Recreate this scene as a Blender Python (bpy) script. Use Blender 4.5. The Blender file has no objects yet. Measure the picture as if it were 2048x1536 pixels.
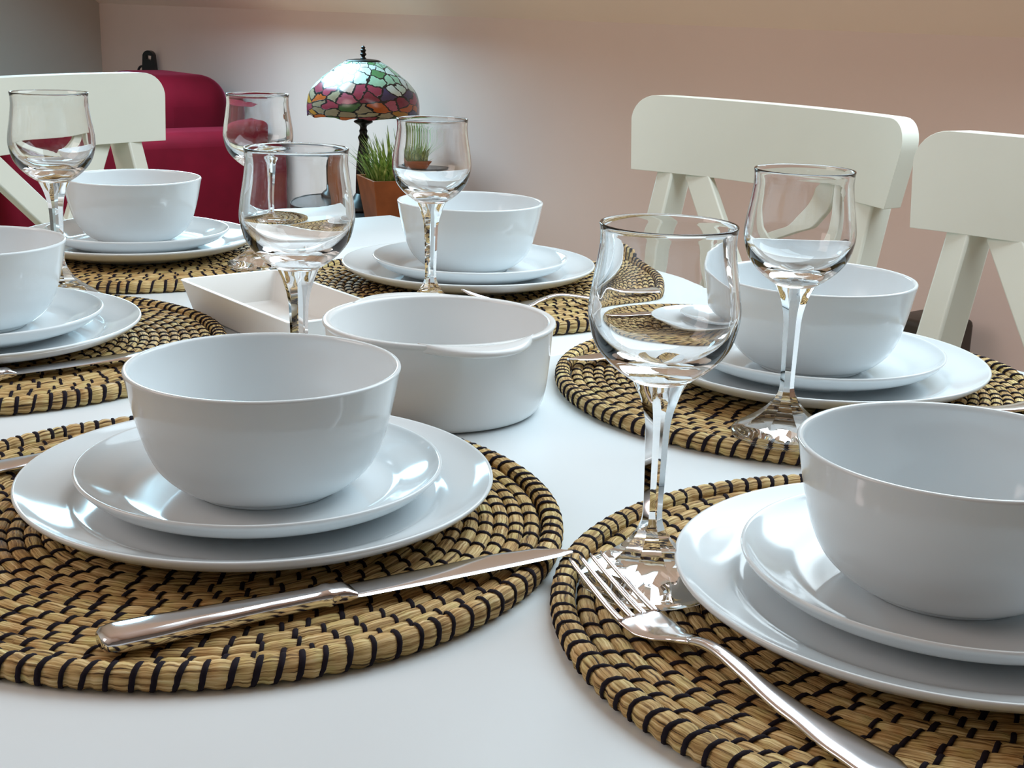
import bpy, bmesh, math, random
from mathutils import Vector, Matrix

random.seed(7)
SC = bpy.context.scene
COL = SC.collection
PI = math.pi
TZ = 0.74                                   # height of the table top above the floor

# ------------------------------------------------------------------ room frame
CORNER = Vector((-0.18234, 1.95107, 0))      # far right corner of the table
ANG = math.atan2(-0.791, 0.612)              # long side of the table and the knee wall
ux, uy = math.cos(ANG), math.sin(ANG)


def W(u, w, z=0.0):
    """u along the table, w across it away from the knee wall, z above the table top"""
    return Vector((CORNER.x + ux * u + uy * w, CORNER.y + uy * u - ux * w, TZ + z))


def T(x, y, z=0.0):
    return Vector((x, y, TZ + z))


# ------------------------------------------------------------------ materials
def mat(name, color=(0.8, 0.8, 0.8), rough=0.5, metal=0.0, spec=0.5, trans=0.0, ior=1.45, sheen=0.0, coat=0.0):
    m = bpy.data.materials.new(name)
    m.use_nodes = True
    b = m.node_tree.nodes['Principled BSDF']
    b.inputs['Base Color'].default_value = (*color, 1)
    b.inputs['Roughness'].default_value = rough
    b.inputs['Metallic'].default_value = metal
    b.inputs['Specular IOR Level'].default_value = spec
    b.inputs['Transmission Weight'].default_value = trans
    b.inputs['IOR'].default_value = ior
    b.inputs['Sheen Weight'].default_value = sheen
    b.inputs['Coat Weight'].default_value = coat
    return m


class N:
    """small node-graph helper"""

    def __init__(self, m):
        self.nt = m.node_tree
        self.b = self.nt.nodes['Principled BSDF']

    def new(self, t, **kw):
        n = self.nt.nodes.new(t)
        for k, v in kw.items():
            setattr(n, k, v)
        return n

    def link(self, a, b):
        self.nt.links.new(a, b)

    def coord(self, kind='Object', scale=(1, 1, 1)):
        c = self.new('ShaderNodeTexCoord')
        mp = self.new('ShaderNodeMapping')
        mp.inputs['Scale'].default_value = scale
        self.link(c.outputs[kind], mp.inputs['Vector'])
        return mp.outputs['Vector']

    def noise(self, vec, scale=5, detail=3, rough=0.5):
        n = self.new('ShaderNodeTexNoise')
        n.inputs['Scale'].default_value = scale
        n.inputs['Detail'].default_value = detail
        n.inputs['Roughness'].default_value = rough
        self.link(vec, n.inputs['Vector'])
        return n.outputs['Fac']

    def ramp(self, fac, stops, interp='LINEAR'):
        r = self.new('ShaderNodeValToRGB')
        cr = r.color_ramp
        cr.interpolation = interp
        while len(cr.elements) < len(stops):
            cr.elements.new(0.5)
        for e, (p, c) in zip(cr.elements, stops):
            e.position = p
            e.color = (*c, 1)
        self.link(fac, r.inputs['Fac'])
        return r.outputs['Color']

    def bump(self, h, strength=0.2, dist=0.001):
        b = self.new('ShaderNodeBump')
        b.inputs['Strength'].default_value = strength
        b.inputs['Distance'].default_value = dist
        self.link(h, b.inputs['Height'])
        self.link(b.outputs['Normal'], self.b.inputs['Normal'])
        return b

    def mix(self, fac, a, b, blend='MIX'):
        m = self.new('ShaderNodeMix', data_type='RGBA', blend_type=blend)
        for s, v in ((0, fac), (6, a), (7, b)):
            if hasattr(v, 'is_linked') or hasattr(v, 'links'):
                self.link(v, m.inputs[s])
            elif isinstance(v, (int, float)):
                m.inputs[s].default_value = v
            else:
                m.inputs[s].default_value = (*v, 1)
        return m.outputs[2]


def speckle(m, c, amount=0.06, scale=20, bump=0.0, bscale=400, dist=0.0004):
    g = N(m)
    v = g.coord('Object')
    f = g.noise(v, scale, 4)
    lo = tuple(x * (1 - amount) for x in c)
    hi = tuple(min(1, x * (1 + amount)) for x in c)
    g.link(g.ramp(f, [(0.3, lo), (0.7, hi)]), g.b.inputs['Base Color'])
    if bump:
        g.bump(g.noise(v, bscale, 3), bump, dist)
    return m


M = {}
M['porcelain'] = speckle(mat('white glazed porcelain', rough=0.09, spec=0.55), (0.725, 0.775, 0.80), 0.012, 6)
M['stoneware'] = speckle(mat('off white stoneware', rough=0.16, spec=0.5), (0.75, 0.765, 0.77), 0.015, 8)
M['matteware'] = speckle(mat('satin white ceramic', rough=0.3, spec=0.45), (0.76, 0.74, 0.71), 0.015, 8)
M['table'] = speckle(mat('white lacquered table', rough=0.33, spec=0.4), (0.76, 0.825, 0.86), 0.02, 5, 0.03, 900)
M['chair'] = speckle(mat('white painted wood', rough=0.38, spec=0.4), (0.76, 0.77, 0.68), 0.02, 9, 0.05, 300)
M['thread'] = speckle(mat('black stitching thread', rough=0.85, spec=0.2), (0.012, 0.008, 0.014), 0.3, 300)
M['steel'] = mat('polished steel', (0.86, 0.85, 0.88), 0.13, 1.0)
M['glass'] = mat('clear glass', (1, 1, 1), 0.0, 0.0, 0.5, 1.0, 1.47)
M['pane'] = mat('window pane', (1, 1, 1), 0.0, 0.0, 0.5, 1.0, 1.02)
M['red'] = speckle(mat('crimson velvet', rough=0.8, spec=0.12, sheen=0.55), (0.125, 0.0022, 0.009), 0.18, 9, 0.15, 700)
M['red'].node_tree.nodes['Principled BSDF'].inputs['Sheen Tint'].default_value = (1.0, 0.16, 0.34, 1)
M['red'].node_tree.nodes['Principled BSDF'].inputs['Sheen Roughness'].default_value = 0.28
M['bronze'] = speckle(mat('dark bronze', rough=0.35, spec=0.5, metal=0.3), (0.012, 0.011, 0.010), 0.3, 40)
M['black'] = speckle(mat('black lacquer', rough=0.3), (0.012, 0.012, 0.013), 0.2, 20)
M['black_top'] = speckle(mat('dark glossy side table top', rough=0.2, spec=0.6), (0.05, 0.055, 0.06), 0.1, 6)
M['terra'] = speckle(mat('reddish stained planter wood', rough=0.5), (0.32, 0.092, 0.027), 0.22, 18, 0.1, 120)
M['soil'] = speckle(mat('dark potting soil', rough=0.95), (0.02, 0.014, 0.009), 0.5, 120, 0.6, 150, 0.003)
M['brown'] = speckle(mat('dark brown wood', rough=0.4), (0.035, 0.025, 0.018), 0.25, 12)
M['wall'] = speckle(mat('warm beige wall paint', rough=0.9, spec=0.2), (0.84, 0.655, 0.60), 0.02, 3, 0.12, 260, 0.0006)
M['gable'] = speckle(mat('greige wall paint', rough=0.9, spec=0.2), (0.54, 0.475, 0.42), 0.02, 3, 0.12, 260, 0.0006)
M['ceil'] = speckle(mat('peach white ceiling paint', rough=0.9, spec=0.2), (0.97, 0.78, 0.69), 0.02, 3, 0.1, 260, 0.0006)
M['dim'] = speckle(mat('unseen wall darkened against bounce', rough=0.9, spec=0.2), (0.26, 0.225, 0.20), 0.02, 3)  # dark tone on the unseen walls, chosen to cut bounce light
M['trimw'] = speckle(mat('white gloss trim', rough=0.35), (0.78, 0.77, 0.74), 0.02, 6)
M['floor'] = mat('oak floor boards', rough=0.4)
M['straw'] = mat('seagrass coil', rough=0.62, spec=0.35)
M['leaf'] = mat('grass blades', rough=0.45, spec=0.4)
M['stained'] = mat('leaded coloured glass', rough=0.2, spec=0.7)


def build_materials():
    g = N(M['floor'])
    v = g.coord('Object', (1, 1, 1))
    v.node.inputs['Rotation'].default_value = (0, 0, -ANG)
    br = g.new('ShaderNodeTexBrick')
    br.inputs['Color1'].default_value = (0.50, 0.34, 0.20, 1)
    br.inputs['Color2'].default_value = (0.58, 0.41, 0.25, 1)
    br.inputs['Mortar'].default_value = (0.10, 0.06, 0.03, 1)
    br.inputs['Scale'].default_value = 1.0
    br.inputs['Mortar Size'].default_value = 0.0025
    br.inputs['Brick Width'].default_value = 1.2
    br.inputs['Row Height'].default_value = 0.13
    g.link(v, br.inputs['Vector'])
    gr = g.noise(v, 9, 5)
    g.link(g.mix(0.35, br.outputs['Color'], g.ramp(gr, [(0.3, (0.40, 0.26, 0.14)), (0.7, (0.62, 0.46, 0.29))])), g.b.inputs['Base Color'])

    g = N(M['straw'])                        # UV: x = metres along the coil, y = turns round it
    fib = g.noise(g.coord('UV', (26, 24, 1)), 1.0, 5, 0.6)
    big = g.noise(g.coord('UV', (75, 0.8, 1)), 1.0, 1)
    col = g.ramp(fib, [(0.34, (0.030, 0.013, 0.004)), (0.42, (0.35, 0.215, 0.08)), (0.52, (0.62, 0.445, 0.20)), (0.66, (0.88, 0.73, 0.44))])
    tint = g.ramp(big, [(0.3, (0.80, 0.60, 0.40)), (0.5, (1.0, 0.95, 0.86)), (0.72, (0.92, 1.0, 0.74))])
    g.link(g.mix(0.75, col, tint, 'MULTIPLY'), g.b.inputs['Base Color'])
    g.bump(fib, 0.75, 0.0016)

    g = N(M['leaf'])
    f = g.noise(g.coord('Object'), 60, 2)
    g.link(g.ramp(f, [(0.3, (0.09, 0.155, 0.03)), (0.52, (0.24, 0.34, 0.07)), (0.72, (0.55, 0.62, 0.24))]), g.b.inputs['Base Color'])

    g = N(M['stained'])                      # UV: x round the shade, y down it
    wob = g.new('ShaderNodeTexNoise')
    wob.inputs['Scale'].default_value = 2.2
    vec = g.coord('UV', (21, 8.2, 1))
    g.link(vec, wob.inputs['Vector'])
    va = g.new('ShaderNodeVectorMath', operation='MULTIPLY_ADD')
    g.link(wob.outputs['Color'], va.inputs[0])
    va.inputs[1].default_value = (0.55, 0.55, 0)
    g.link(vec, va.inputs[2])
    cell = g.new('ShaderNodeTexVoronoi', voronoi_dimensions='2D', feature='F1')
    edge = g.new('ShaderNodeTexVoronoi', voronoi_dimensions='2D', feature='DISTANCE_TO_EDGE')
    for n in (cell, edge):
        n.inputs['Scale'].default_value = 1.0
        n.inputs['Randomness'].default_value = 0.95
        g.link(va.outputs[0], n.inputs['Vector'])
    sep = g.new('ShaderNodeSeparateColor')
    g.link(cell.outputs['Color'], sep.inputs[0])
    flowers = g.ramp(sep.outputs[0], [(0.0, (0.46, 0.07, 0.13)), (0.17, (0.62, 0.16, 0.25)), (0.30, (0.70, 0.17, 0.035)),
                                      (0.40, (0.42, 0.36, 0.24)), (0.54, (0.08, 0.20, 0.07)), (0.66, (0.50, 0.45, 0.30)),
                                      (0.78, (0.34, 0.05, 0.09)), (0.88, (0.62, 0.30, 0.03)), (0.94, (0.10, 0.08, 0.20))], 'CONSTANT')
    pale = g.ramp(sep.outputs[1], [(0.0, (0.62, 0.78, 0.68)), (0.3, (0.74, 0.82, 0.76)), (0.55, (0.36, 0.58, 0.40)),
                                   (0.70, (0.70, 0.80, 0.78)), (0.86, (0.10, 0.26, 0.10))], 'CONSTANT')
    uvs = g.new('ShaderNodeSeparateXYZ')
    g.link(cell.outputs['Position'], uvs.inputs[0])
    band = g.ramp(uvs.outputs['Y'], [(0.0, (0, 0, 0)), (1.0, (1, 1, 1))])
    mr = g.new('ShaderNodeMapRange')
    mr.inputs['From Min'].default_value = 4.45
    mr.inputs['From Max'].default_value = 4.55
    g.link(uvs.outputs['Y'], mr.inputs['Value'])
    glassc = g.mix(mr.outputs[0], pale, g.mix(1.0, flowers, (0.72, 0.70, 0.70), 'MULTIPLY'))
    marble = g.noise(g.coord('UV', (60, 22, 1)), 1, 4)
    glassc = g.mix(0.3, glassc, g.ramp(marble, [(0.3, (0.5, 0.5, 0.5)), (0.7, (1, 1, 1))]), 'MULTIPLY')
    lead = g.new('ShaderNodeMath', operation='LESS_THAN')
    g.link(edge.outputs['Distance'], lead.inputs[0])
    lead.inputs[1].default_value = 0.068
    g.link(g.mix(lead.outputs[0], glassc, (0.012, 0.012, 0.014)), g.b.inputs['Base Color'])
    g.bump(lead.outputs[0], 0.6, 0.001)


build_materials()


# ------------------------------------------------------------------ object helpers
def obj(name, bm, material, parent=None, smooth=True, angle=None, recalc=True):
    if recalc:
        bmesh.ops.recalc_face_normals(bm, faces=bm.faces)
    me = bpy.data.meshes.new(name)
    bm.to_mesh(me)
    bm.free()
    if smooth:
        me.shade_smooth()
        if angle is not None:
            me.set_sharp_from_angle(angle=math.radians(angle))
    me.materials.append(material)
    o = bpy.data.objects.new(name, me)
    COL.objects.link(o)
    if parent:
        o.parent = parent
    return o


def tag(o, label, cat, group=None):
    o['label'] = label
    o['category'] = cat
    if group:
        o['group'] = group
    return o


def thing(name, label, cat, loc, rotz=0.0, group=None):
    o = bpy.data.objects.new(name, None)
    o.empty_display_size = 0.05
    COL.objects.link(o)
    o.location = loc
    o.rotation_euler = (0, 0, rotz)
    return tag(o, label, cat, group)


def dup(root, loc, rotz, label, scale=1.0):
    r = root.copy()
    COL.objects.link(r)
    r.location = loc
    r.rotation_euler = (0, 0, rotz)
    r.scale = (scale,) * 3
    r['label'] = label
    for ch in list(root.children):
        c = ch.copy()
        COL.objects.link(c)
        c.parent = r
        for g in ch.children:
            d = g.copy()
            COL.objects.link(d)
            d.parent = c
    return r


def struct(o):
    o['kind'] = 'structure'
    return o


def bevel(o, width, seg=3, angle=40):
    m = o.modifiers.new('round', 'BEVEL')
    m.width = width
    m.segments = seg
    m.limit_method = 'ANGLE'
    m.angle_limit = math.radians(angle)
    m.harden_normals = False
    return o


def box(bm, c, s, mtx=None):
    r = bmesh.ops.create_cube(bm, size=1.0)
    for v in r['verts']:
        v.co = Vector((v.co.x * s[0] + c[0], v.co.y * s[1] + c[1], v.co.z * s[2] + c[2]))
        if mtx is not None:
            v.co = mtx @ v.co
    return r['verts']


def boxbm(c, s):
    bm = bmesh.new()
    box(bm, c, s)
    return bm


def lathe(bm, prof, seg=64, mod=None, close=False, uv=False):
    """surface of revolution; mod(angle, r, z, index) -> r"""
    rings = []
    for i, (r, z) in enumerate(prof):
        if r < 1e-6:
            rings.append([bm.verts.new((0, 0, z))])
            continue
        ring = []
        for k in range(seg):
            a = 2 * PI * k / seg
            rr = mod(a, r, z, i) if mod else r
            ring.append(bm.verts.new((rr * math.cos(a), rr * math.sin(a), z)))
        rings.append(ring)
    for i in range(len(rings) - 1):
        a, b = rings[i], rings[i + 1]
        for k in range(seg):
            k2 = (k + 1) % seg
            if len(a) == 1 and len(b) == 1:
                continue
            if len(a) == 1:
                bm.faces.new((a[0], b[k2], b[k]))
            elif len(b) == 1:
                bm.faces.new((a[k], a[k2], b[0]))
            else:
                bm.faces.new((a[k], a[k2], b[k2], b[k]))
    return rings


def spline(pts, n=6):
    """Catmull-Rom through 2-D points"""
    out = []
    P = [pts[0]] + list(pts) + [pts[-1]]
    for i in range(1, len(P) - 2):
        p0, p1, p2, p3 = P[i - 1], P[i], P[i + 1], P[i + 2]
        for k in range(n):
            t = k / n
            out.append(tuple(0.5 * (2 * p1[j] + (p2[j] - p0[j]) * t + (2 * p0[j] - 5 * p1[j] + 4 * p2[j] - p3[j]) * t * t
                                    + (3 * p1[j] - p0[j] - 3 * p2[j] + p3[j]) * t ** 3) for j in range(len(p1))))
    out.append(tuple(pts[-1]))
    return out


def loft(bm, sections, n=16, e=2.6, cap=True):
    """sections: (center Vector, side Vector, up Vector, half width, half height); superellipse rings"""
    rings = []
    for c, sx, sy, hw, hh in sections:
        ring = []
        for k in range(n):
            a = 2 * PI * k / n
            ca, sa = math.cos(a), math.sin(a)
            px = math.copysign(abs(ca) ** (2 / e), ca) * hw
            py = math.copysign(abs(sa) ** (2 / e), sa) * hh
            ring.append(bm.verts.new(c + sx * px + sy * py))
        rings.append(ring)
    for a, b in zip(rings, rings[1:]):
        for k in range(n):
            k2 = (k + 1) % n
            bm.faces.new((a[k], a[k2], b[k2], b[k]))
    if cap:
        bm.faces.new(rings[0])
        bm.faces.new(rings[-1])
    return rings


def bar(bm, p, q, sx, sy, side):
    """straight square bar from p to q; side = direction of its width"""
    p, q = Vector(p), Vector(q)
    d = (q - p).normalized()
    s = (Vector(side) - d * Vector(side).dot(d)).normalized()
    t = d.cross(s)
    vs = [bm.verts.new(c + s * (a * sx / 2) + t * (b * sy / 2)) for c in (p, q) for a, b in ((-1, -1), (1, -1), (1, 1), (-1, 1))]
    for f in ((0, 1, 2, 3), (4, 5, 6, 7), (0, 1, 5, 4), (1, 2, 6, 5), (2, 3, 7, 6), (3, 0, 4, 7)):
        bm.faces.new([vs[i] for i in f])


# ------------------------------------------------------------------ room
CREASE = 0.268
PITCH = math.tan(math.radians(40))
U0, U1 = -3.96, 3.4
WR, WL, WM = -1.1, 3.3, 1.1


def quad(bm, pts):
    bm.faces.new([bm.verts.new(p) for p in pts])


def slope_z(w):
    return CREASE + ((w - WR) if w <= WM else (WL - w)) * PITCH


def sheet(bm, us, ws, holes, fn):
    for i in range(len(us) - 1):
        for j in range(len(ws) - 1):
            cu, cw = (us[i] + us[i + 1]) / 2, (ws[j] + ws[j + 1]) / 2
            if any(a < cu < b and c < cw < d for a, b, c, d in holes):
                continue
            quad(bm, [fn(us[i], ws[j]), fn(us[i + 1], ws[j]), fn(us[i + 1], ws[j + 1]), fn(us[i], ws[j + 1])])


WIN1 = (0.30, 1.55, -0.78, 0.30)              # skylight over the right-hand chairs
WIN2 = (-0.6, 0.6, 1.85, 2.75)                # unseen skylight in the opposite slope, added for fill
WIN3 = (-2.42, -1.48, -0.90, -0.15)           # second skylight, over the lamp and the armchair

bm = bmesh.new()
for wa, wb, holes in ((WR, WM, [WIN1, WIN3]), (WM, WL, [WIN2])):
    us = sorted({U0, U1} | {h[k] for h in holes for k in (0, 1)})
    ws = sorted({wa, wb} | {h[k] for h in holes for k in (2, 3)})
    sheet(bm, us, ws, holes, lambda u, w: W(u, w, slope_z(w)))
bmesh.ops.remove_doubles(bm, verts=bm.verts, dist=1e-5)
struct(obj('ceiling', bm, M['ceil'], smooth=False))

bm = bmesh.new()
quad(bm, [W(U0, WR, -TZ), W(U1, WR, -TZ), W(U1, WR, CREASE), W(U0, WR, CREASE)])
struct(obj('wall_right', bm, M['wall'], smooth=False))
bm = bmesh.new()
quad(bm, [W(U0, WL, -TZ), W(U1, WL, -TZ), W(U1, WL, CREASE), W(U0, WL, CREASE)])
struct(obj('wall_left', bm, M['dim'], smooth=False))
ZR = slope_z(WM)
bm = bmesh.new()
bm.faces.new([bm.verts.new(p) for p in (W(U0, WR, -TZ), W(U0, WL, -TZ), W(U0, WL, CREASE), W(U0, WM, ZR), W(U0, WR, CREASE))])
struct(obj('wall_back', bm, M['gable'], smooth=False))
bm = bmesh.new()
bm.faces.new([bm.verts.new(p) for p in (W(U1, WR, -TZ), W(U1, WL, -TZ), W(U1, WL, CREASE), W(U1, WM, ZR), W(U1, WR, CREASE))])
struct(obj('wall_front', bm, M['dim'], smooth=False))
bm = bmesh.new()
quad(bm, [W(U0, WR, -TZ), W(U1, WR, -TZ), W(U1, WL, -TZ), W(U0, WL, -TZ)])
struct(obj('floor', bm, M['floor'], smooth=False))


def skirting(name, p, q, inward):
    bm = bmesh.new()
    d = Vector(inward)
    quads = [p, q, q + Vector((0, 0, .07)), p + Vector((0, 0, .07))]
    a = [bm.verts.new(x) for x in quads]
    b = [bm.verts.new(x + d * 0.014) for x in quads]
    for f in ((b[0], b[1], b[2], b[3]), (a[2], a[3], b[3], b[2]), (a[0], a[3], b[3], b[0]), (a[1], a[2], b[2], b[1])):
        bm.faces.new(f)
    return struct(obj(name, bm, M['trimw'], smooth=False))


nw = Vector((uy, -ux, 0))                     # +w
nu = Vector((ux, uy, 0))                      # +u
skirting('baseboard_right', W(U0, WR, -TZ), W(U1, WR, -TZ), nw)
skirting('baseboard_back', W(U0, WR, -TZ), W(U0, WL, -TZ), nu)


def window(name, corners, normal):
    """frame bars round an opening and a thin pane set just outside it"""
    c = [Vector(p) for p in corners]
    n = Vector(normal).normalized()
    bm = bmesh.new()
    for i in range(4):
        bar(bm, c[i] + n * -0.03, c[(i + 1) % 4] + n * -0.03, 0.06, 0.12, n.cross(c[(i + 1) % 4] - c[i]))
    fr = struct(obj(name, bm, M['trimw'], smooth=False))
    bm = bmesh.new()
    for off in (-0.075, -0.081):
        quad(bm, [p + n * off for p in c])
    obj('pane', bm, M['pane'], fr, smooth=False, recalc=False)
    return fr


def slope_corners(h):
    return [W(h[0], h[2], slope_z(h[2])), W(h[1], h[2], slope_z(h[2])), W(h[1], h[3], slope_z(h[3])), W(h[0], h[3], slope_z(h[3]))]


n1 = nw * math.sin(math.radians(40)) - Vector((0, 0, math.cos(math.radians(40))))
n2 = -nw * math.sin(math.radians(40)) - Vector((0, 0, math.cos(math.radians(40))))
window('window_1', slope_corners(WIN1), n1)
window('window_2', slope_corners(WIN2), n2)  # unseen opening that carries the added warm fill
window('window_3', slope_corners(WIN3), n1)


def area(name, centre, direction, sx, sy, power, color, xdir, spread=180):
    l = bpy.data.lights.new(name, 'AREA')
    l.shape = 'RECTANGLE'
    l.size, l.size_y = sx, sy
    l.energy = power
    l.color = color
    l.spread = math.radians(spread)
    o = bpy.data.objects.new(name, l)
    COL.objects.link(o)
    z = -Vector(direction).normalized()
    x = Vector(xdir)
    x = (x - z * x.dot(z)).normalized()
    y = z.cross(x)
    m = Matrix((x, y, z)).transposed().to_4x4()
    m.translation = centre
    o.matrix_world = m
    return o


def wincentre(h):
    cu, cw = (h[0] + h[1]) / 2, (h[2] + h[3]) / 2
    return W(cu, cw, slope_z(cw))


cw40 = math.cos(math.radians(40))
def winlight(name, h, n, power, color):
    area(name, wincentre(h) - n * 0.005, n, h[1] - h[0] - .08, (h[3] - h[2]) / cw40 - .08, power, color, nu)


winlight('skylight_daylight', WIN1, n1, 27, (0.80, 0.94, 1.0))
winlight('far_skylight_daylight', WIN3, n1, 76, (0.44, 0.80, 1.0))
winlight('opposite_skylight_fill', WIN2, n2, 16, (1.0, 0.79, 0.68))  # added warm fill for walls and front faces, tinted like floor bounce

wd = bpy.data.worlds.new('overcast_sky')
SC.world = wd
wd.use_nodes = True
bg = wd.node_tree.nodes['Background']
bg.inputs['Color'].default_value = (0.72, 0.84, 1.0, 1)
bg.inputs['Strength'].default_value = 1.2

# ------------------------------------------------------------------ dining table
TL, TWD = 1.53, 0.945
tbl = thing('dining_table', 'large white lacquered dining table set with straw mats, plates and glasses', 'table', W(TL / 2, TWD / 2, -TZ), ANG)
seams = [0.0, 0.211, 0.766, 1.321, TL]
for i in range(4):
    a, b = seams[i] + (0.0004 if i else 0), seams[i + 1] - (0.0004 if i < 3 else 0)
    o = obj('tabletop_leaf', boxbm(((a + b) / 2 - TL / 2, 0, TZ - 0.014), (b - a, TWD, 0.028)), M['table'], tbl)
    bevel(o, 0.0012, 2)
bm = boxbm((0, 0, TZ - 0.053), (0.90, 0.34, 0.05))
bevel(obj('top_support', bm, M['table'], tbl), 0.004, 2)
bm = boxbm((0, 0, 0.345), (0.52, 0.12, 0.634))
bevel(obj('pedestal_column', bm, M['table'], tbl), 0.006, 2)
bm = boxbm((0, 0, 0.02), (0.80, 0.14, 0.04))
bevel(obj('pedestal_base', bm, M['table'], tbl), 0.008, 2)

# ------------------------------------------------------------------ coiled place mats
def coil_path():
    p = 0.0087
    pts = []
    n_turn = (0.1858 - 0.004) / p
    th_end = 2 * PI * (n_turn + 1.02)
    th = 0.0
    s = 0.0
    while th < th_end:
        turn = th / (2 * PI)
        r = 0.004 + p * turn
        k = min(1, max(0, (turn - (n_turn - 0.02)) / 0.06))
        k = k * k * (3 - 2 * k)
        r += 0.0035 * k - 0.0005 * k
        pts.append((th, r, k, s))
        ds = 0.0022
        dth = ds / max(r, 0.004)
        s += ds
        th += dth
    return pts


COIL_END = coil_path()[-1][0]


def mat_meshes(parent):
    rng = random.Random(3)
    path = coil_path()
    S = [q[3] for q in path]
    total = S[-1]
    stitches = []
    s = 0.006
    while s < total - 0.05:
        i = min(len(path) - 1, int(s / 0.0022))
        k = path[i][2]
        stitches.append(s)
        s += (0.0150 if k < 0.5 else 0.0108) * rng.uniform(0.82, 1.2)

    def frame(sv):
        i = min(len(path) - 2, max(0, int(sv / 0.0022)))
        f = (sv - S[i]) / 0.0022
        th = path[i][0] + (path[i + 1][0] - path[i][0]) * f
        r = path[i][1] + (path[i + 1][1] - path[i][1]) * f
        k = path[i][2]
        er = Vector((math.cos(th), math.sin(th), 0))
        et = Vector((-math.sin(th), math.cos(th), 0))
        return er * r, er, et, k

    def halfsize(k):
        return 0.0047 + 0.0017 * k, 0.0046 + 0.0019 * k

    bm = bmesh.new()
    uvl = bm.loops.layers.uv.new('UVMap')
    rows = []
    nb = 10
    si = 0
    for i, (th, r, k, sv) in enumerate(path):
        while si < len(stitches) - 1 and abs(stitches[si + 1] - sv) < abs(stitches[si] - sv):
            si += 1
        d = sv - stitches[si]
        pinch = 1 - 0.20 * math.exp(-(d / 0.0026) ** 2)
        pinch *= min(1.0, 0.30 + (total - sv) / 0.045)
        c, er, et, k = frame(sv)
        ar, az = halfsize(k)
        zc = 0.0047 + 0.0018 * k
        jit = rng.uniform(-0.0003, 0.0003)
        row = []
        for b in range(nb):
            a = 2 * PI * b / nb
            ca, sa = math.cos(a), math.sin(a)
            pr = math.copysign(abs(ca) ** 0.8, ca) * ar * pinch
            pz = math.copysign(abs(sa) ** 0.8, sa) * az * pinch
            v = bm.verts.new(c + er * (pr + jit) + Vector((0, 0, max(0.0002, zc + pz))))
            row.append(v)
        rows.append((row, sv))
    for (ra, sa_), (rb, sb_) in zip(rows, rows[1:]):
        for b in range(nb):
            b2 = (b + 1) % nb
            f = bm.faces.new((ra[b], ra[b2], rb[b2], rb[b]))
            for lp, (uu, vv) in zip(f.loops, ((sa_, b / nb), (sa_, (b + 1) / nb), (sb_, (b + 1) / nb), (sb_, b / nb))):
                lp[uvl].uv = (uu, vv)
    bm.faces.new(rows[0][0])
    bm.faces.new(rows[-1][0])
    obj('straw_coil', bm, M['straw'], parent)

    bm = bmesh.new()
    for sv in stitches:
        k = frame(sv)[3]
        slant = rng.uniform(0.0018, 0.0038) * (1.25 if k > 0.5 else 1)
        wd_ = (0.00125 + 0.0001 * k) * rng.uniform(0.85, 1.2)
        prev = None
        a0, a1 = (-0.42 * PI, 1.06 * PI) if k > 0.5 else (-0.10 * PI, 1.10 * PI)
        nst = 9
        for q in range(nst):
            t = q / (nst - 1)
            a = a0 + (a1 - a0) * t
            off = slant * (t - 0.5) * 2
            row = []
            for e_, h in ((-1, 0.0001), (-0.55, 0.00075), (0.55, 0.00075), (1, 0.0001)):
                c, er, et, kk = frame(min(total, max(0, sv + off)) )
                ar, az = halfsize(kk)
                ar = ar * 0.90 + h
                az = az * 0.90 + h
                zc = 0.0047 + 0.0018 * kk
                ca, sa = math.cos(a), math.sin(a)
                pr = math.copysign(abs(ca) ** 0.8, ca) * ar
                pz = math.copysign(abs(sa) ** 0.8, sa) * az
                row.append(bm.verts.new(c + er * pr + et * (e_ * wd_) + Vector((0, 0, max(0.0002, zc + pz)))))
            if prev:
                for j in range(3):
                    bm.faces.new((prev[j], prev[j + 1], row[j + 1], row[j]))
            prev = row
    obj('thread', bm, M['thread'], parent, recalc=False)


MATS = [
    ('round straw place mat at the front left under a steel knife', -0.1673, 0.7243, -150),
    ('round straw place mat at the front right under a fork and a wine glass', 0.2222, 0.6233, -20),
    ('round straw place mat cut off by the left edge, touching the rectangular dish', -0.4443, 1.1046, 180),
    ('round straw place mat on the right, below the two white chairs', 0.2339, 1.0603, 10),
    ('round straw place mat at the far left table end, nearest the red armchair', -0.4375, 1.5469, 150),
    ('round straw place mat at the far middle, behind the round casserole', -0.0464, 1.4049, 60),
]
m0 = thing('place_mat', MATS[0][0], 'place mat', T(MATS[0][1], MATS[0][2]), math.radians(MATS[0][3]) - COIL_END, 'coiled place mats')
mat_meshes(m0)
for lab, x, y, r in MATS[1:]:
    dup(m0, T(x, y), math.radians(r) - COIL_END, lab)

# ------------------------------------------------------------------ plates and bowls
MT = 0.0104                                    # top of the mats under the plates


def plate_profile(R, H, floor_t, foot):
    up = [(0, floor_t), (foot * 0.9, floor_t), (foot * 1.15, floor_t + 0.0007), (R * 0.80, floor_t + (H - floor_t) * 0.30), (R * 0.92, floor_t + (H - floor_t) * 0.66), (R - 0.0022, H - 0.0006)]
    up = [up[0]] + spline(up[1:], 5)
    rim = [(R - 0.0012, H), (R - 0.0003, H - 0.0004), (R, H - 0.0014), (R - 0.0005, H - 0.0026)]
    dn = [(R - 0.0018, H - 0.0040), (R * 0.92, floor_t + (H - floor_t) * 0.66 - 0.0048), (R * 0.80, floor_t + (H - floor_t) * 0.30 - 0.0045), (foot * 1.12, 0.0026), (foot * 1.04, 0.0018), (foot, 0.0)]
    dn = spline(dn, 4)
    under = [(foot - 0.003, 0.0), (foot - 0.005, 0.0016), (0, 0.0018)]
    return up + rim + dn + under


def lathe_obj(name, prof, material, loc, seg=128, parent=None):
    bm = bmesh.new()
    lathe(bm, prof, seg)
    o = obj(name, bm, material, parent)
    o.location = loc
    return o


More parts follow.
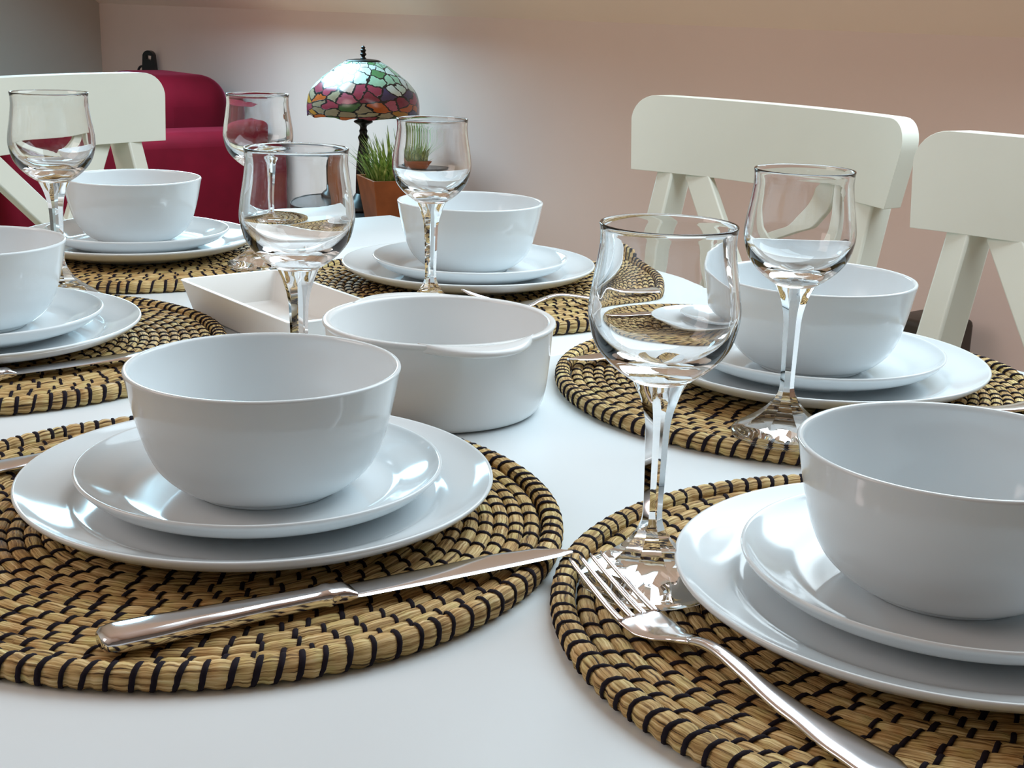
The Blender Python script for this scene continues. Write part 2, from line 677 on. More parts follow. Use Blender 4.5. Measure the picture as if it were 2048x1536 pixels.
PL = plate_profile(0.135, 0.0204, 0.0062, 0.086)
PS = plate_profile(0.1039, 0.0214, 0.0062, 0.064)
ZS = MT + 0.0063
ZB = ZS + 0.0063
BH, BR = 0.0724, 0.0771
outer = [(0.0408, 0.0), (0.0416, 0.0010), (0.0428, 0.0028), (0.0500, 0.0056), (0.0602, 0.0150), (0.0662, 0.0262), (0.0702, 0.0390), (0.0732, 0.0520), (0.0757, 0.0650), (BR - 0.0002, BH - 0.0020)]
inner = [(BR - 0.0032, BH - 0.0016), (0.0724, 0.0610), (0.0696, 0.0490), (0.0662, 0.0370), (0.0614, 0.0255), (0.0540, 0.0160), (0.0420, 0.0098), (0.0250, 0.0068), (0.0, 0.0060)]
BOWL = [(0, 0.0016), (0.0375, 0.0016), (0.0390, 0.0)] + [outer[0]] + spline(outer[1:], 4) + [(BR, BH - 0.0012), (BR - 0.0006, BH - 0.0002), (BR - 0.0016, BH), (BR - 0.0026, BH - 0.0004)] + spline(inner, 4)

SETS = [  # plate, small plate offset, bowl offset
    ('front left', (-0.1443, 0.7394), (0.0016, -0.0013), (0.0044, -0.0026)),
    ('front right', (0.2181, 0.6207), (0.0017, 0.0005), (-0.0020, 0.0002)),
    ('left edge', (-0.4504, 1.1022), (-0.0010, 0.0047), (-0.0020, 0.0060)),
    ('right', (0.2423, 1.0570), (-0.0021, 0.0022), (-0.0050, -0.0050)),
    ('far left', (-0.4375, 1.5469), (0.0018, -0.0009), (-0.0020, 0.0023)),
    ('far middle', (-0.0500, 1.4338), (0.0018, -0.0049), (0.0003, -0.0018)),
]
LAB = {
    'front left': ('on the front left mat above the steel knife', 'in front of the round casserole'),
    'front right': ('on the front right mat beside the fork', 'cut off by the right edge of the photo'),
    'left edge': ('on the mat cut off by the left edge', 'cut off by the left edge of the photo'),
    'right': ('on the right-hand mat below the two chairs', 'behind the right wine glass, below the chairs'),
    'far left': ('on the far left mat before the red armchair', 'in front of the red armchair'),
    'far middle': ('on the far middle mat behind the casserole', 'below the coloured lamp, behind the casserole'),
}
first = {}


def serve(key, name, prof, material, loc, label, cat, group):
    if key not in first:
        first[key] = lathe_obj(name, prof, material, loc)
        o = first[key]
    else:
        o = first[key].copy()
        COL.objects.link(o)
        o.location = loc
    return tag(o, label, cat, group)


for nm, (x, y), (sx, sy), (bx, by) in SETS:
    serve('L', 'dinner_plate', PL, M['porcelain'], T(x, y, MT), 'large white dinner plate ' + LAB[nm][0], 'plate', 'large dinner plates')
    serve('S', 'side_plate', PS, M['porcelain'], T(x + sx, y + sy, ZS), 'small white plate stacked under a bowl ' + LAB[nm][0], 'plate', 'small stacked plates')
    serve('B', 'bowl', BOWL, M['porcelain'], T(x + bx, y + by, ZB), 'deep white bowl on two plates, ' + LAB[nm][1], 'bowl', 'white bowls')

# ------------------------------------------------------------------ wine glasses
def oct_mod(strength):
    def f(a, r, z, i):
        s = strength(z)
        if s <= 0:
            return r
        q = (a % (PI / 4)) - PI / 8
        return r * ((1 - s) + s * math.cos(PI / 8) / math.cos(q) * 1.03)
    return f


def stem_strength(z):
    if z > 0.104:
        return 0.0
    if z > 0.096:
        return (0.104 - z) / 0.008
    if z > 0.012:
        return 1.0
    return max(0.0, (z - 0.005) / 0.007) * 1.0


def wine_glass(loc, label, rotz):
    g = thing('wine_glass', label, 'wine glass', loc, rotz, 'stemmed wine glasses')
    out = spline([(0.0136, 0.1070), (0.0213, 0.1122), (0.0284, 0.1188), (0.0335, 0.1265), (0.0362, 0.1360), (0.0368, 0.1430), (0.0356, 0.1530), (0.0338, 0.1640), (0.0325, 0.1740), (0.0326, 0.1805), (0.0331, 0.1836)], 5)
    inn = spline([(0.0313, 0.1810), (0.0310, 0.1740), (0.0321, 0.1640), (0.0338, 0.1530), (0.0348, 0.1430), (0.0340, 0.1365), (0.0308, 0.1285), (0.0250, 0.1218), (0.0170, 0.1170), (0.0085, 0.1148), (0.0, 0.1142)], 5)
    bm = bmesh.new()
    lathe(bm, out + [(0.0328, 0.1842), (0.0322, 0.1842), (0.0317, 0.1836)] + inn, 96)
    obj('glass_bowl', bm, M['glass'], g)
    st = spline([(0.0136, 0.1070), (0.0122, 0.1040), (0.0098, 0.0985), (0.0078, 0.0920), (0.0065, 0.0850), (0.0060, 0.0770), (0.0056, 0.0640), (0.0052, 0.0500), (0.0050, 0.0400), (0.0054, 0.0345), (0.0068, 0.0300)], 5)
    bm = bmesh.new()
    lathe(bm, st, 96, oct_mod(stem_strength))
    obj('stem', bm, M['glass'], g, angle=24)
    ft = spline([(0.0068, 0.0300), (0.0095, 0.0250), (0.0140, 0.0195), (0.0200, 0.0145), (0.0270, 0.0098), (0.0325, 0.0066), (0.0348, 0.0050)], 4)
    bm = bmesh.new()
    lathe(bm, ft + [(0.0356, 0.0040), (0.0358, 0.0026), (0.0352, 0.0010), (0.0340, 0.0)] + spline([(0.0300, 0.0), (0.0220, 0.0012), (0.0100, 0.0030), (0.0, 0.0036)], 3), 96, oct_mod(stem_strength))
    obj('foot', bm, M['glass'], g, angle=24)
    return g


GZ = MT + 0.0006
g0 = wine_glass(T(0.0725, 0.6413, GZ), 'empty wine glass on the front right mat, behind the fork tines', 0.35)
for x, y, z, s, r, lab in (
    (-0.1446, 0.8900, GZ, 1.03, 0.1, 'empty wine glass between the front left bowl and the rectangular dish'),
    (-0.4335, 1.2700, GZ, 1.06, 0.6, 'empty wine glass at the left edge, before the white chair back'),
    (0.1885, 0.8977, GZ, 1.0, 0.2, 'empty wine glass on the right mat, in front of two chair backs'),
    (-0.2796, 1.4703, GZ, 1.01, 0.5, 'empty wine glass farthest back, before the red armchair'),
    (-0.0795, 1.2560, GZ, 0.99, 0.0, 'empty wine glass before the potted plant and the far middle bowl'),
):
    dup(g0, T(x, y, z), r, lab, s)

# ------------------------------------------------------------------ round casserole
cas = thing('casserole_dish', 'round white casserole with two rim handles in the middle of the table', 'casserole', T(-0.0553, 0.9859), 0)
CR, CH = 0.0868, 0.0682
co = spline([(0.0690, 0.0), (0.0745, 0.0022), (0.0788, 0.0090), (0.0812, 0.0200), (0.0832, 0.0400), (0.0846, 0.0590), (0.0852, 0.0640)], 4)
ci = spline([(CR - 0.0062, CH - 0.0012), (0.0800, 0.0560), (0.0785, 0.0350), (0.0765, 0.0180), (0.0720, 0.0095), (0.0640, 0.0066), (0.0, 0.0060)], 4)
bm = bmesh.new()
lathe(bm, [(0, 0.0008), (0.0660, 0.0008)] + co + [(0.0862, 0.0650), (CR, 0.0662), (CR - 0.0002, 0.0676), (CR - 0.0014, CH), (CR - 0.0040, CH)] + ci, 128)
obj('body', bm, M['stoneware'], cas)
HA = math.radians(-65)
for a0 in (HA, HA + PI):
    bm = bmesh.new()
    secs = []
    n = 28
    for i in range(n + 1):
        t = -1 + 2 * i / n
        a = a0 + t * 0.56
        ext = 0.0185 * (0.5 + 0.5 * math.cos(PI * t)) ** 0.62 - 0.0030 * t * t
        r_in, r_out = 0.0825, CR - 0.0008 + ext
        c = Vector((math.cos(a), math.sin(a), 0)) * ((r_in + r_out) / 2) + Vector((0, 0, 0.0655 - 0.0008 * (1 - t * t)))
        secs.append((c, Vector((math.cos(a), math.sin(a), 0)), Vector((0, 0, 1)), (r_out - r_in) / 2, 0.0034))
    loft(bm, secs, 16, 2.4)
    obj('handle', bm, M['stoneware'], cas)

# ------------------------------------------------------------------ rectangular dish
dish = obj('baking_dish', bmesh.new(), M['matteware'])
bm = bmesh.new()
LT, WT, DH, TH, TP = 0.222, 0.106, 0.034, 0.0038, 0.009


def rrect(hx, hy, r, z, n=6):
    pts = []
    for cx, cy, s in ((hx - r, hy - r, 0), (-hx + r, hy - r, 1), (-hx + r, -hy + r, 2), (hx - r, -hy + r, 3)):
        for k in range(n + 1):
            a = PI / 2 * (s + k / n)
            pts.append((cx + r * math.cos(a), cy + r * math.sin(a), z))
    return pts


lv = [(LT / 2 - TP - 0.004, WT / 2 - TP - 0.004, 0.006, 0.0), (LT / 2 - TP, WT / 2 - TP, 0.007, 0.003), (LT / 2 - 0.001, WT / 2 - 0.001, 0.007, DH - 0.0015), (LT / 2, WT / 2, 0.007, DH - 0.0007),
      (LT / 2 - 0.0006, WT / 2 - 0.0006, 0.007, DH), (LT / 2 - TH, WT / 2 - TH, 0.005, DH), (LT / 2 - TH - 0.0006, WT / 2 - TH - 0.0006, 0.005, DH - 0.0006),
      (LT / 2 - TH - TP, WT / 2 - TH - TP, 0.005, 0.0060), (LT / 2 - TH - TP - 0.003, WT / 2 - TH - TP - 0.003, 0.005, 0.0045)]
rings = [[bm.verts.new(p) for p in rrect(*l)] for l in lv]
for a, b in zip(rings, rings[1:]):
    for k in range(len(a)):
        k2 = (k + 1) % len(a)
        bm.faces.new((a[k], a[k2], b[k2], b[k]))
bm.faces.new(rings[0])
bm.faces.new(rings[-1])
bmesh.ops.recalc_face_normals(bm, faces=bm.faces)
bm.to_mesh(dish.data)
bm.free()
dish.data.shade_smooth()
dish.data.set_sharp_from_angle(angle=math.radians(35))
dish.location = W(0.561, 0.472, 0)
dish.rotation_euler = (0, 0, ANG)
tag(dish, 'shallow rectangular white baking dish behind the front left bowl', 'dish')

# ------------------------------------------------------------------ cutlery
UP = Vector((0, 0, 1))


def interp(tab, s):
    if s <= tab[0][0]:
        return tab[0][1:]
    for a, b in zip(tab, tab[1:]):
        if s <= b[0]:
            t = (s - a[0]) / (b[0] - a[0])
            t = t * t * (3 - 2 * t)
            return tuple(x + (y - x) * t for x, y in zip(a[1:], b[1:]))
    return tab[-1][1:]


def zs_lin(tab, s):
    for a, b in zip(tab, tab[1:]):
        if s <= b[0]:
            return a[1] + (b[1] - a[1]) * (s - a[0]) / (b[0] - a[0])
    return tab[-1][1]


FZ = [(p[0], p[1]) for p in spline([(0.0, 0.0190), (0.02, 0.0115), (0.042, 0.0048), (0.058, 0.0030), (0.070, 0.0046), (0.082, 0.0076), (0.095, 0.0104), (0.110, 0.0096), (0.135, 0.0054), (0.165, 0.0033), (0.200, 0.0027), (0.210, 0.0027)], 6)]


def curve_sections(tab, s0, s1, n, y=lambda s: 0.0):
    out = []
    for i in range(n + 1):
        s = s0 + (s1 - s0) * i / n
        hw, hh = interp(tab, s)
        z = zs_lin(FZ, s)
        dz = (zs_lin(FZ, s + 0.001) - zs_lin(FZ, s - 0.001)) / 0.002
        d = Vector((1, 0, dz)).normalized()
        side = Vector((0, 1, 0))
        out.append((Vector((s, y(s), z)), side, d.cross(side), hw, hh))
    return out


def fork(label, loc, ang):
    f = thing('fork', label, 'fork', loc, ang, 'steel forks')     # local +x runs from the tines to the handle end
    bm = bmesh.new()
    loft(bm, curve_sections([(0.044, 0.0127, 0.0012), (0.056, 0.0129, 0.0014), (0.066, 0.0106, 0.0016), (0.076, 0.0056, 0.0018), (0.086, 0.0036, 0.0019)], 0.044, 0.086, 22), 20, 2.3)
    for k in range(4):
        yb = -0.01065 + k * 0.0071
        loft(bm, curve_sections([(0.0, 0.0006, 0.0007), (0.004, 0.0011, 0.0010), (0.046, 0.0018, 0.0013)], 0.0, 0.046, 16, lambda s, yb=yb: yb * (0.90 + 0.10 * min(1, s / 0.046))), 10, 2.8)
    obj('fork_head', bm, M['steel'], f)
    bm = bmesh.new()
    loft(bm, curve_sections([(0.083, 0.0037, 0.0019), (0.095, 0.0034, 0.0021), (0.120, 0.0046, 0.0021), (0.150, 0.0068, 0.0021), (0.180, 0.0098, 0.0020), (0.197, 0.0108, 0.0020), (0.204, 0.0088, 0.0018), (0.2070, 0.0038, 0.0012)], 0.083, 0.2070, 40), 20, 2.5)
    obj('handle', bm, M['steel'], f)
    return f


def knife(label, loc, ang, tilt=0.0):
    kf = thing('knife', label, 'knife', loc, ang, 'steel knives')  # local +x runs from the handle end to the blade tip
    ht = [(0.0, 0.0060, 0.0028), (0.002, 0.0088, 0.0042), (0.008, 0.0102, 0.0050), (0.020, 0.0100, 0.0050), (0.045, 0.0084, 0.0048), (0.080, 0.0068, 0.0044), (0.104, 0.0062, 0.0042), (0.109, 0.0074, 0.0049), (0.113, 0.0064, 0.0043), (0.118, 0.0072, 0.0040), (0.122, 0.0078, 0.0018)]
    bm = bmesh.new()
    secs = []
    for i in range(61):
        s = 0.122 * i / 60
        hw, hh = interp(ht, s)
        secs.append((Vector((s, 0, 0.0052)), Vector((0, 1, 0)), UP, hw, hh))
    loft(bm, secs, 20, 3.4)
    obj('handle', bm, M['steel'], kf, angle=50)
    bm = bmesh.new()
    bt = [(0.119, 0.0075, 0.0), (0.124, 0.0086, 0.0), (0.17, 0.0092, 0.0), (0.205, 0.0096, 0.0004), (0.228, 0.0082, -0.0008), (0.239, 0.0054, -0.0030), (0.2452, 0.0016, -0.0060)]
    secs = []
    for i in range(41):
        s = 0.119 + (0.2452 - 0.119) * i / 40
        hw, off = interp(bt, s)
        secs.append((Vector((s, off, 0.0050)), Vector((0, 1, 0)), UP, hw, 0.0010))
    loft(bm, secs, 14, 2.0)
    obj('blade', bm, M['steel'], kf, angle=60)
    return kf


def ang_of(p, q):
    return math.atan2(q[1] - p[1], q[0] - p[0])


k0 = knife('steel table knife lying across the front left mat before the big plate', T(-0.1805, 0.5495, MT - 0.0002), ang_of((-0.1805, 0.5495), (0.031, 0.6735)))
dup(k0, T(-0.4735, 0.9150, MT - 0.0002), ang_of((-0.377, 0.991), (-0.311, 1.045)), 'steel table knife at the left edge, blade ending behind the front bowl')
dup(k0, T(0.2440, 1.2250, MT - 0.0002), ang_of((0.2440, 1.2250), (0.052, 1.078)), 'steel table knife whose tip peeks out left of the right-hand plate')
f0 = fork('steel fork at the front right with tines below the wine glass foot', T(0.0390, 0.6310, MT - 0.0002), ang_of((0.0390, 0.6310), (0.1343, 0.4850)))
dup(f0, T(-0.0480, 1.2760, MT - 0.0002), ang_of((-0.0480, 1.2830), (0.0721, 1.3161)) + 0.10, 'steel fork behind the casserole, handle on the far middle mat')
dup(f0, T(0.2480, 0.8900, MT - 0.0002), ang_of((0.324, 0.969), (0.394, 1.010)) + 0.06, 'steel fork handle at the right edge, behind the front right bowl')
dup(f0, W(0.8435, 0.632, MT - 0.0002), math.atan2(-nw.y, -nw.x) + PI, 'steel fork handle at the left edge, beside the front left plates')

# ------------------------------------------------------------------ dining chairs
def make_chair(label, loc, rotz):
    c = thing('dining_chair', label, 'chair', loc, rotz, 'white dining chairs')   # local +y faces the table
    L, sag, th = 0.452, 0.042, 0.030
    zb, zt = 0.827, 0.926
    rec = math.tan(math.radians(16))

    def yb(z):
        return -0.192 - max(0.0, z - 0.45) * rec

    def rail_y(x):
        return yb(zb) - sag * (1 - (2 * x / L) ** 2) + 0.004

    # top rail: a curved board with rounded top corners
    xs = []
    R = 0.036
    for k in range(9):
        xs.append(-L / 2 + R - R * math.cos(PI / 2 * k / 8))
    xs += [-L / 2 + R + (L - 2 * R) * k / 20 for k in range(1, 20)]
    xs += [-x for x in xs[8::-1]]
    bm = bmesh.new()
    cols = []
    for x in xs:
        e = max(0.0, abs(x) - (L / 2 - R))
        top = zt - R + math.sqrt(max(0, R * R - e * e))
        col = []
        for side in (th / 2, -th / 2):
            for k in range(5):
                z = zb + (top - zb) * k / 4
                col.append(bm.verts.new((x * (1 - 0.070 * (zt - z) / (zt - zb)), rail_y(x) - 0.09 * (z - zb) + side + 0.008, z)))
        cols.append(col)
    for a, b in zip(cols, cols[1:]):
        for k in range(4):
            bm.faces.new((a[k], b[k], b[k + 1], a[k + 1]))
            bm.faces.new((a[5 + k], a[6 + k], b[6 + k], b[5 + k]))
        bm.faces.new((a[0], a[5], b[5], b[0]))
        bm.faces.new((a[4], b[4], b[9], a[9]))
    for col in (cols[0], cols[-1]):
        for k in range(4):
            bm.faces.new((col[k], col[k + 1], col[6 + k], col[5 + k]))
    o = obj('top_rail', bm, M['chair'], c, angle=50)
    bevel(o, 0.0095, 4, 50)
    PX = 0.165
    for s in (-1, 1):
        bm = bmesh.new()
        path = [(-0.252, 0.0, 0.034), (-0.225, 0.22, 0.036), (yb(0.45) - 0.008, 0.43, 0.038), (yb(0.60) - 0.018, 0.60, 0.034), (rail_y(PX) + 0.001, 0.838, 0.029)]
        rings = []
        for y, z, wdt in path:
            rings.append([bm.verts.new((s * PX + a * wdt / 2, y + b * 0.019, z)) for a, b in ((-1, -1), (1, -1), (1, 1), (-1, 1))])
        for a, b in zip(rings, rings[1:]):
            for k in range(4):
                bm.faces.new((a[k], a[(k + 1) % 4], b[(k + 1) % 4], b[k]))
        bm.faces.new(rings[0])
        bm.faces.new(rings[-1])
        bevel(obj('leg', bm, M['chair'], c, angle=40), 0.003, 2)
    for s in (-1, 1):
        bm = bmesh.new()
        za, z2 = 0.834, 0.548
        dy = 0.006 * s
        bar(bm, (s * 0.126, rail_y(0.126) + 0.005 + dy, za), (-s * 0.140, yb(z2) - 0.010 + dy, z2), 0.036, 0.012, (1, 0, 0))
        bevel(obj('cross_slat', bm, M['chair'], c, angle=40), 0.002, 2)
    bm = boxbm((0, yb(0.535) - 0.012, 0.535), (2 * PX - 0.03, 0.022, 0.04))
    bevel(obj('back_stretcher', bm, M['chair'], c, angle=40), 0.003, 2)
    bm = bmesh.new()
    vs = box(bm, (0, -0.005, 0.4435), (0.40, 0.36, 0.026))
    for v in vs:
        if v.co.y < 0:
            v.co.x *= 0.90
    bevel(obj('seat', bm, M['chair'], c, angle=40), 0.010, 3)
    bm = bmesh.new()
    for s in (-1, 1):
        box(bm, (s * 0.16, -0.01, 0.400), (0.020, 0.32, 0.055))
    box(bm, (0, 0.150, 0.400), (0.32, 0.020, 0.055))
    box(bm, (0, -0.195, 0.400), (0.30, 0.020, 0.055))
    obj('seat_frame', bm, M['chair'], c, smooth=False)
    for s in (-1, 1):
        bm = bmesh.new()
        bar(bm, (s * 0.178, 0.152, 0.0), (s * 0.172, 0.148, 0.43), 0.036, 0.036, (1, 0, 0))
        bevel(obj('leg', bm, M['chair'], c, angle=40), 0.003, 2)
    return c


def place(u, w):
    return W(u, w, -TZ)


ch = make_chair('white wooden dining chair right of centre, whole curved top rail in view', place(0.497, 0.072), ANG + PI)
dup(ch, place(0.982, 0.182), ANG + PI - math.radians(7), 'white wooden dining chair cut off by the right edge, cross slat below its rail')
dup(ch, place(0.045, 0.262), ANG + math.radians(29) - PI / 2, 'white wooden dining chair at the far left table end before the red armchair')

# ------------------------------------------------------------------ red armchair
arm = thing('armchair', 'crimson velvet armchair against the far wall behind the left dining chair', 'armchair', W(-2.83, -0.6, -TZ), ANG)
# local x = along the wall towards the camera, local y = towards the wall


def cushion(name, u0, u1, w0, w1, z0, z1, r, crown=0.0, seg=5):
    bm = bmesh.new()
    vs = box(bm, ((u0 + u1) / 2 + 2.83, -((w0 + w1) / 2 + 0.6), (z0 + z1) / 2 + TZ), (u1 - u0, w1 - w0, z1 - z0))
    o = obj(name, bm, M['red'], arm, angle=60)
    bevel(o, r, seg)
    return o


cushion('base', -3.28, -2.38, -1.05, -0.17, -0.66, -0.34, 0.03)
cushion('arm', -2.53, -2.305, -1.055, -0.15, -0.68, -0.104, 0.045)
cushion('arm', -3.32, -3.10, -1.055, -0.15, -0.68, -0.098, 0.045)
cushion('backrest', -3.105, -2.62, -1.05, -0.72, -0.5, 0.050, 0.10, seg=8)
cushion('seat_cushion', -3.095, -2.535, -0.74, -0.13, -0.345, -0.22, 0.04)
for a in (-3.2, -2.46):
    for b in (-0.98, -0.24):
        bm = bmesh.new()
        lathe(bm, [(0, 0), (0.018, 0), (0.026, 0.085), (0, 0.085)], 16)
        o = obj('foot', bm, M['black'], arm)
        o.location = (a + 2.83, -(b + 0.6), 0)

# ------------------------------------------------------------------ side table
sideT = thing('side_table', 'round dark side table holding the lamp and the plant', 'side table', W(-1.33, -0.80, -TZ), ANG)
SH = TZ - 0.24
bm = bmesh.new()
lathe(bm, [(0, SH - 0.012), (0.222, SH - 0.012), (0.226, SH - 0.006), (0.224, SH), (0, SH)], 64)
obj('top', bm, M['black_top'], sideT, angle=30)
bm = bmesh.new()
lathe(bm, [(0.226, SH - 0.040), (0.231, SH - 0.040), (0.231, SH + 0.002), (0.226, SH + 0.002), (0.226, SH - 0.040)], 64)
obj('rim', bm, M['black'], sideT, angle=30)
for k in range(3):
    a = 0.5 + k * 2 * PI / 3
    bm = bmesh.new()
    bar(bm, (0.20 * math.cos(a), 0.20 * math.sin(a), SH - 0.02), (0.215 * math.cos(a), 0.215 * math.sin(a), 0), 0.022, 0.022, (math.cos(a), math.sin(a), 0))
    obj('leg', bm, M['black'], sideT, smooth=False)

# ------------------------------------------------------------------ stained glass lamp
LB = -0.2395
lamp = thing('table_lamp', 'table lamp with domed stained glass shade on a dark bronze stem', 'lamp', W(-1.475, -0.85, LB), 0.6)


def zl(z):
    return z - LB


bm = bmesh.new()
lathe(bm, [(0, 0), (0.062, 0), (0.064, 0.006), (0.058, 0.013), (0.050, 0.020), (0.030, 0.030), (0.022, 0.044), (0, 0.05)], 48)
obj('base', bm, M['bronze'], lamp)
bm = bmesh.new()
lathe(bm, spline([(0.021, 0.042), (0.0195, zl(-0.13)), (0.0150, zl(-0.085)), (0.0108, zl(-0.062)), (0.0140, zl(-0.050)), (0.0140, zl(-0.046)), (0.0098, zl(-0.038)), (0.0112, zl(-0.030)), (0.0090, zl(-0.024)), (0.0110, zl(-0.016)), (0.0255, zl(-0.006)), (0.0120, zl(0.004)), (0.006, zl(0.03)), (0.005, zl(0.15))], 5), 32)
obj('stem', bm, M['bronze'], lamp)
sp_ = spline([(0.0435, 0.1500), (0.060, 0.1415), (0.082, 0.1260), (0.1155, 0.1000), (0.1390, 0.0715), (0.1470, 0.0445), (0.1480, 0.0250), (0.1475, 0.0110)], 6)
bm = bmesh.new()
seg = 96


def scallop(a, r, z, i):
    return r


rings = []
for shift in (0.0, -0.0028):
    rr = []
    for i, (r, z) in enumerate(sp_):
        ring = []
        for k in range(seg):
            a = 2 * PI * k / seg
            zz = z
            if i == len(sp_) - 1:
                zz = z + 0.0030 * math.sin(a * 11) + 0.0015 * math.sin(a * 17 + 1)
            ring.append(bm.verts.new(((r + shift) * math.cos(a), (r + shift) * math.sin(a), zl(zz))))
        rr.append(ring)
    rings.append(rr)
uvl = bm.loops.layers.uv.new('UVMap')
np_ = len(sp_) - 1
for li, rr in enumerate(rings):
    for i in range(np_):
        for k in range(seg):
            k2 = (k + 1) % seg
            f = bm.faces.new((rr[i][k], rr[i][k2], rr[i + 1][k2], rr[i + 1][k]))
            for lp, (uu, vv) in zip(f.loops, ((k, i), (k + 1, i), (k + 1, i + 1), (k, i + 1))):
                lp[uvl].uv = (uu / seg, vv / np_)
for i in (0, np_):
    for k in range(seg):
        k2 = (k + 1) % seg
        bm.faces.new((rings[0][i][k], rings[0][i][k2], rings[1][i][k2], rings[1][i][k]))
obj('lamp_shade', bm, M['stained'], lamp)
bm = bmesh.new()
lathe(bm, [(0.0, zl(0.1560)), (0.020, zl(0.1555)), (0.040, zl(0.1530)), (0.0460, zl(0.1500)), (0.0460, zl(0.1480)), (0.040, zl(0.1475)), (0, zl(0.1480))], 48)
obj('shade_cap', bm, M['bronze'], lamp)
bm = bmesh.new()
lathe(bm, spline([(0.0, zl(0.1555)), (0.0080, zl(0.1565)), (0.0045, zl(0.1610)), (0.0085, zl(0.1670)), (0.0055, zl(0.1720)), (0.0075, zl(0.1770)), (0.0045, zl(0.1815)), (0.0055, zl(0.1850)), (0.0, zl(0.1895))], 4), 24)
obj('finial', bm, M['bronze'], lamp)

# ------------------------------------------------------------------ potted grass
pot = thing('potted_plant', 'spiky green grass in a square reddish wooden planter beside the lamp', 'plant', Vector((-0.307, 3.367, TZ - 0.2395)), math.radians(23))
bm = bmesh.new()
HT, hb, ht, wl = 0.122, 0.055, 0.0745, 0.007
prof = [(hb, 0), (ht, HT), (ht - wl, HT), (ht - wl - 0.004, HT - 0.022)]
rings = [[bm.verts.new((sx * h, sy * h, z)) for sx, sy in ((-1, -1), (1, -1), (1, 1), (-1, 1))] for h, z in prof]
for a, b in zip(rings, rings[1:]):
    for k in range(4):
        bm.faces.new((a[k], a[(k + 1) % 4], b[(k + 1) % 4], b[k]))
bm.faces.new(rings[0])
bevel(obj('pot', bm, M['terra'], pot, angle=30), 0.0015, 2)
o = obj('soil', boxbm((0, 0, HT - 0.022), (0.132, 0.132, 0.012)), M['soil'], pot, smooth=False)
bm = bmesh.new()
rng = random.Random(11)
for i in range(210):
    bx, by = rng.uniform(-0.058, 0.058), rng.uniform(-0.058, 0.058)
    a = math.atan2(by, bx) + rng.uniform(-0.9, 0.9)
    lean = rng.uniform(0.05, 0.55) + 0.9 * max(abs(bx), abs(by)) / 0.06 * rng.uniform(0, 0.55)
    ln = rng.uniform(0.065, 0.145)
    w0 = rng.uniform(0.0024, 0.0046)
    d = Vector((math.cos(a), math.sin(a), 0))
    sd = Vector((-math.sin(a), math.cos(a), 0))
    prev = None
    p = Vector((bx, by, HT - 0.017))
    th = lean * 0.35
    for k in range(7):
        t = k / 6
        wk = w0 * (1 - t ** 1.6) + 0.0002
        row = (bm.verts.new(p - sd * wk), bm.verts.new(p + d * (wk * 0.35)), bm.verts.new(p + sd * wk))
        if prev:
            bm.faces.new((prev[0], prev[1], row[1], row[0]))
            bm.faces.new((prev[1], prev[2], row[2], row[1]))
        prev = row
        th += lean * 0.22
        p = p + (d * math.sin(th) + UP * math.cos(th)) * (ln / 6)
obj('foliage', bm, M['leaf'], pot, recalc=False)

# ------------------------------------------------------------------ small dark things by the wall
st = thing('slotted_stand', 'slim black stand with rounded slotted top behind the red armchair', 'stand', W(-3.385, -1.065, -TZ), ANG)
bm = bmesh.new()
zt_ = TZ + 0.103
sw = 0.0235
pts = [(-sw, zt_ - 0.16), (-sw * 1.25, zt_ - 0.10), (-sw, zt_ - 0.03)] + [(-sw * math.cos(t * PI / 10), zt_ - 0.024 + 0.024 * math.sin(t * PI / 10)) for t in range(1, 10)] + [(sw, zt_ - 0.03), (sw * 1.3, zt_ - 0.10), (sw, zt_ - 0.16)]
hole = [(-0.010, zt_ - 0.030), (0.012, zt_ - 0.036), (0.014, zt_ - 0.020), (-0.010, zt_ - 0.017)]
fr_ = [bm.verts.new((x, 0.011, z)) for x, z in pts]
hl_ = [bm.verts.new((x, 0.011, z)) for x, z in hole]
edges = [bm.edges.new((a, b)) for a, b in zip(fr_, fr_[1:] + fr_[:1])] + [bm.edges.new((a, b)) for a, b in zip(hl_, hl_[1:] + hl_[:1])]
bmesh.ops.triangle_fill(bm, edges=edges, use_beauty=True)
ext = bmesh.ops.extrude_face_region(bm, geom=bm.faces[:])
for v in [e for e in ext['geom'] if isinstance(e, bmesh.types.BMVert)]:
    v.co.y -= 0.022
o = obj('head', bm, M['black'], st, smooth=False)
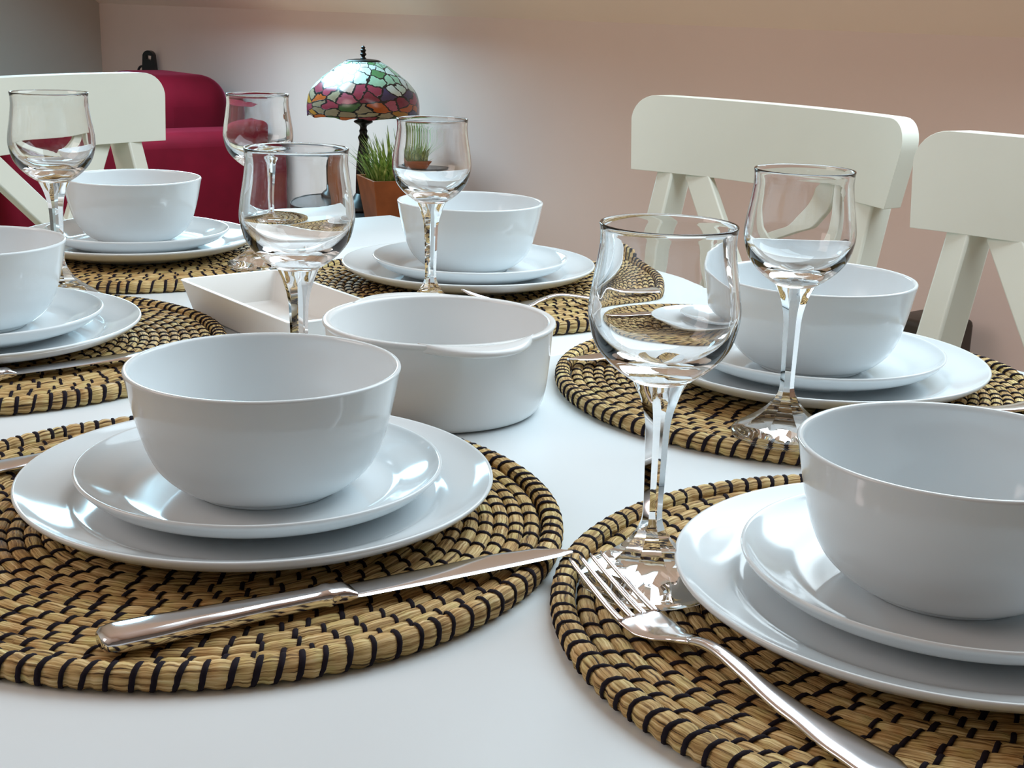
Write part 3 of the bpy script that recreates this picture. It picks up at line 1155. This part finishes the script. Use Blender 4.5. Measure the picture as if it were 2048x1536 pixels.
o.rotation_euler = (0, 0, math.radians(38))
bm = bmesh.new()
lathe(bm, [(0, 0), (0.020, 0), (0.020, 0.006), (0.009, 0.012), (0.009, zt_ - 0.15), (0, zt_ - 0.15)], 16)
obj('pole', bm, M['black'], st, angle=40)
bm = bmesh.new()
kr = []
for i in range(25):
    a = -0.4 + 4.2 * i / 24
    c = Vector((-0.034 + 0.017 * math.cos(a), 0.004, zt_ - 0.082 + 0.022 * math.sin(a)))
    dd = Vector((-math.sin(a), 0, 1.2 * math.cos(a))).normalized()
    kr.append((c, Vector((0, 1, 0)), dd.cross(Vector((0, 1, 0))), 0.006, 0.0045))
loft(bm, kr, 10, 2)
o = obj('clamp_knob', bm, M['black'], st)
o.rotation_euler = (0, 0, math.radians(38))

bx_ = obj('storage_box', boxbm((0, 0, 0.262), (0.112, 0.11, 0.524)), M['brown'])
bevel(bx_, 0.012, 3)
bx_.location = W(0.238, -0.985, -TZ)
bx_.rotation_euler = (0, 0, ANG)
tag(bx_, 'narrow dark brown box on the floor behind the right-hand chair leg', 'box')

# ------------------------------------------------------------------ camera
cam = bpy.data.cameras.new('camera')
cam.sensor_width = 36
cam.lens = 2711.8 / 2048 * 36
cam.clip_start = 0.02
cam.clip_end = 60
co_ = bpy.data.objects.new('camera', cam)
COL.objects.link(co_)
Rv = Vector((0.99959547, 0.00757564, 0.02741378))
Uv = Vector((-0.02844127, 0.26625319, 0.96348344))
Fv = Vector((0.0, 0.96387336, -0.26636094))
mx = Matrix((Rv, Uv, -Fv)).transposed().to_4x4()
mx.translation = Vector((0, 0, TZ + 0.29123))
co_.matrix_world = mx
SC.camera = co_

SC.cycles.max_bounces = 24
SC.cycles.transmission_bounces = 20
SC.cycles.glossy_bounces = 8
SC.cycles.diffuse_bounces = 5
SC.cycles.sample_clamp_indirect = 8.0
vs_ = SC.view_settings
vs_.view_transform = 'Standard'
vs_.look = 'None'
vs_.gamma = 1.0
vs_.use_curve_mapping = False
vs_.exposure = -0.28
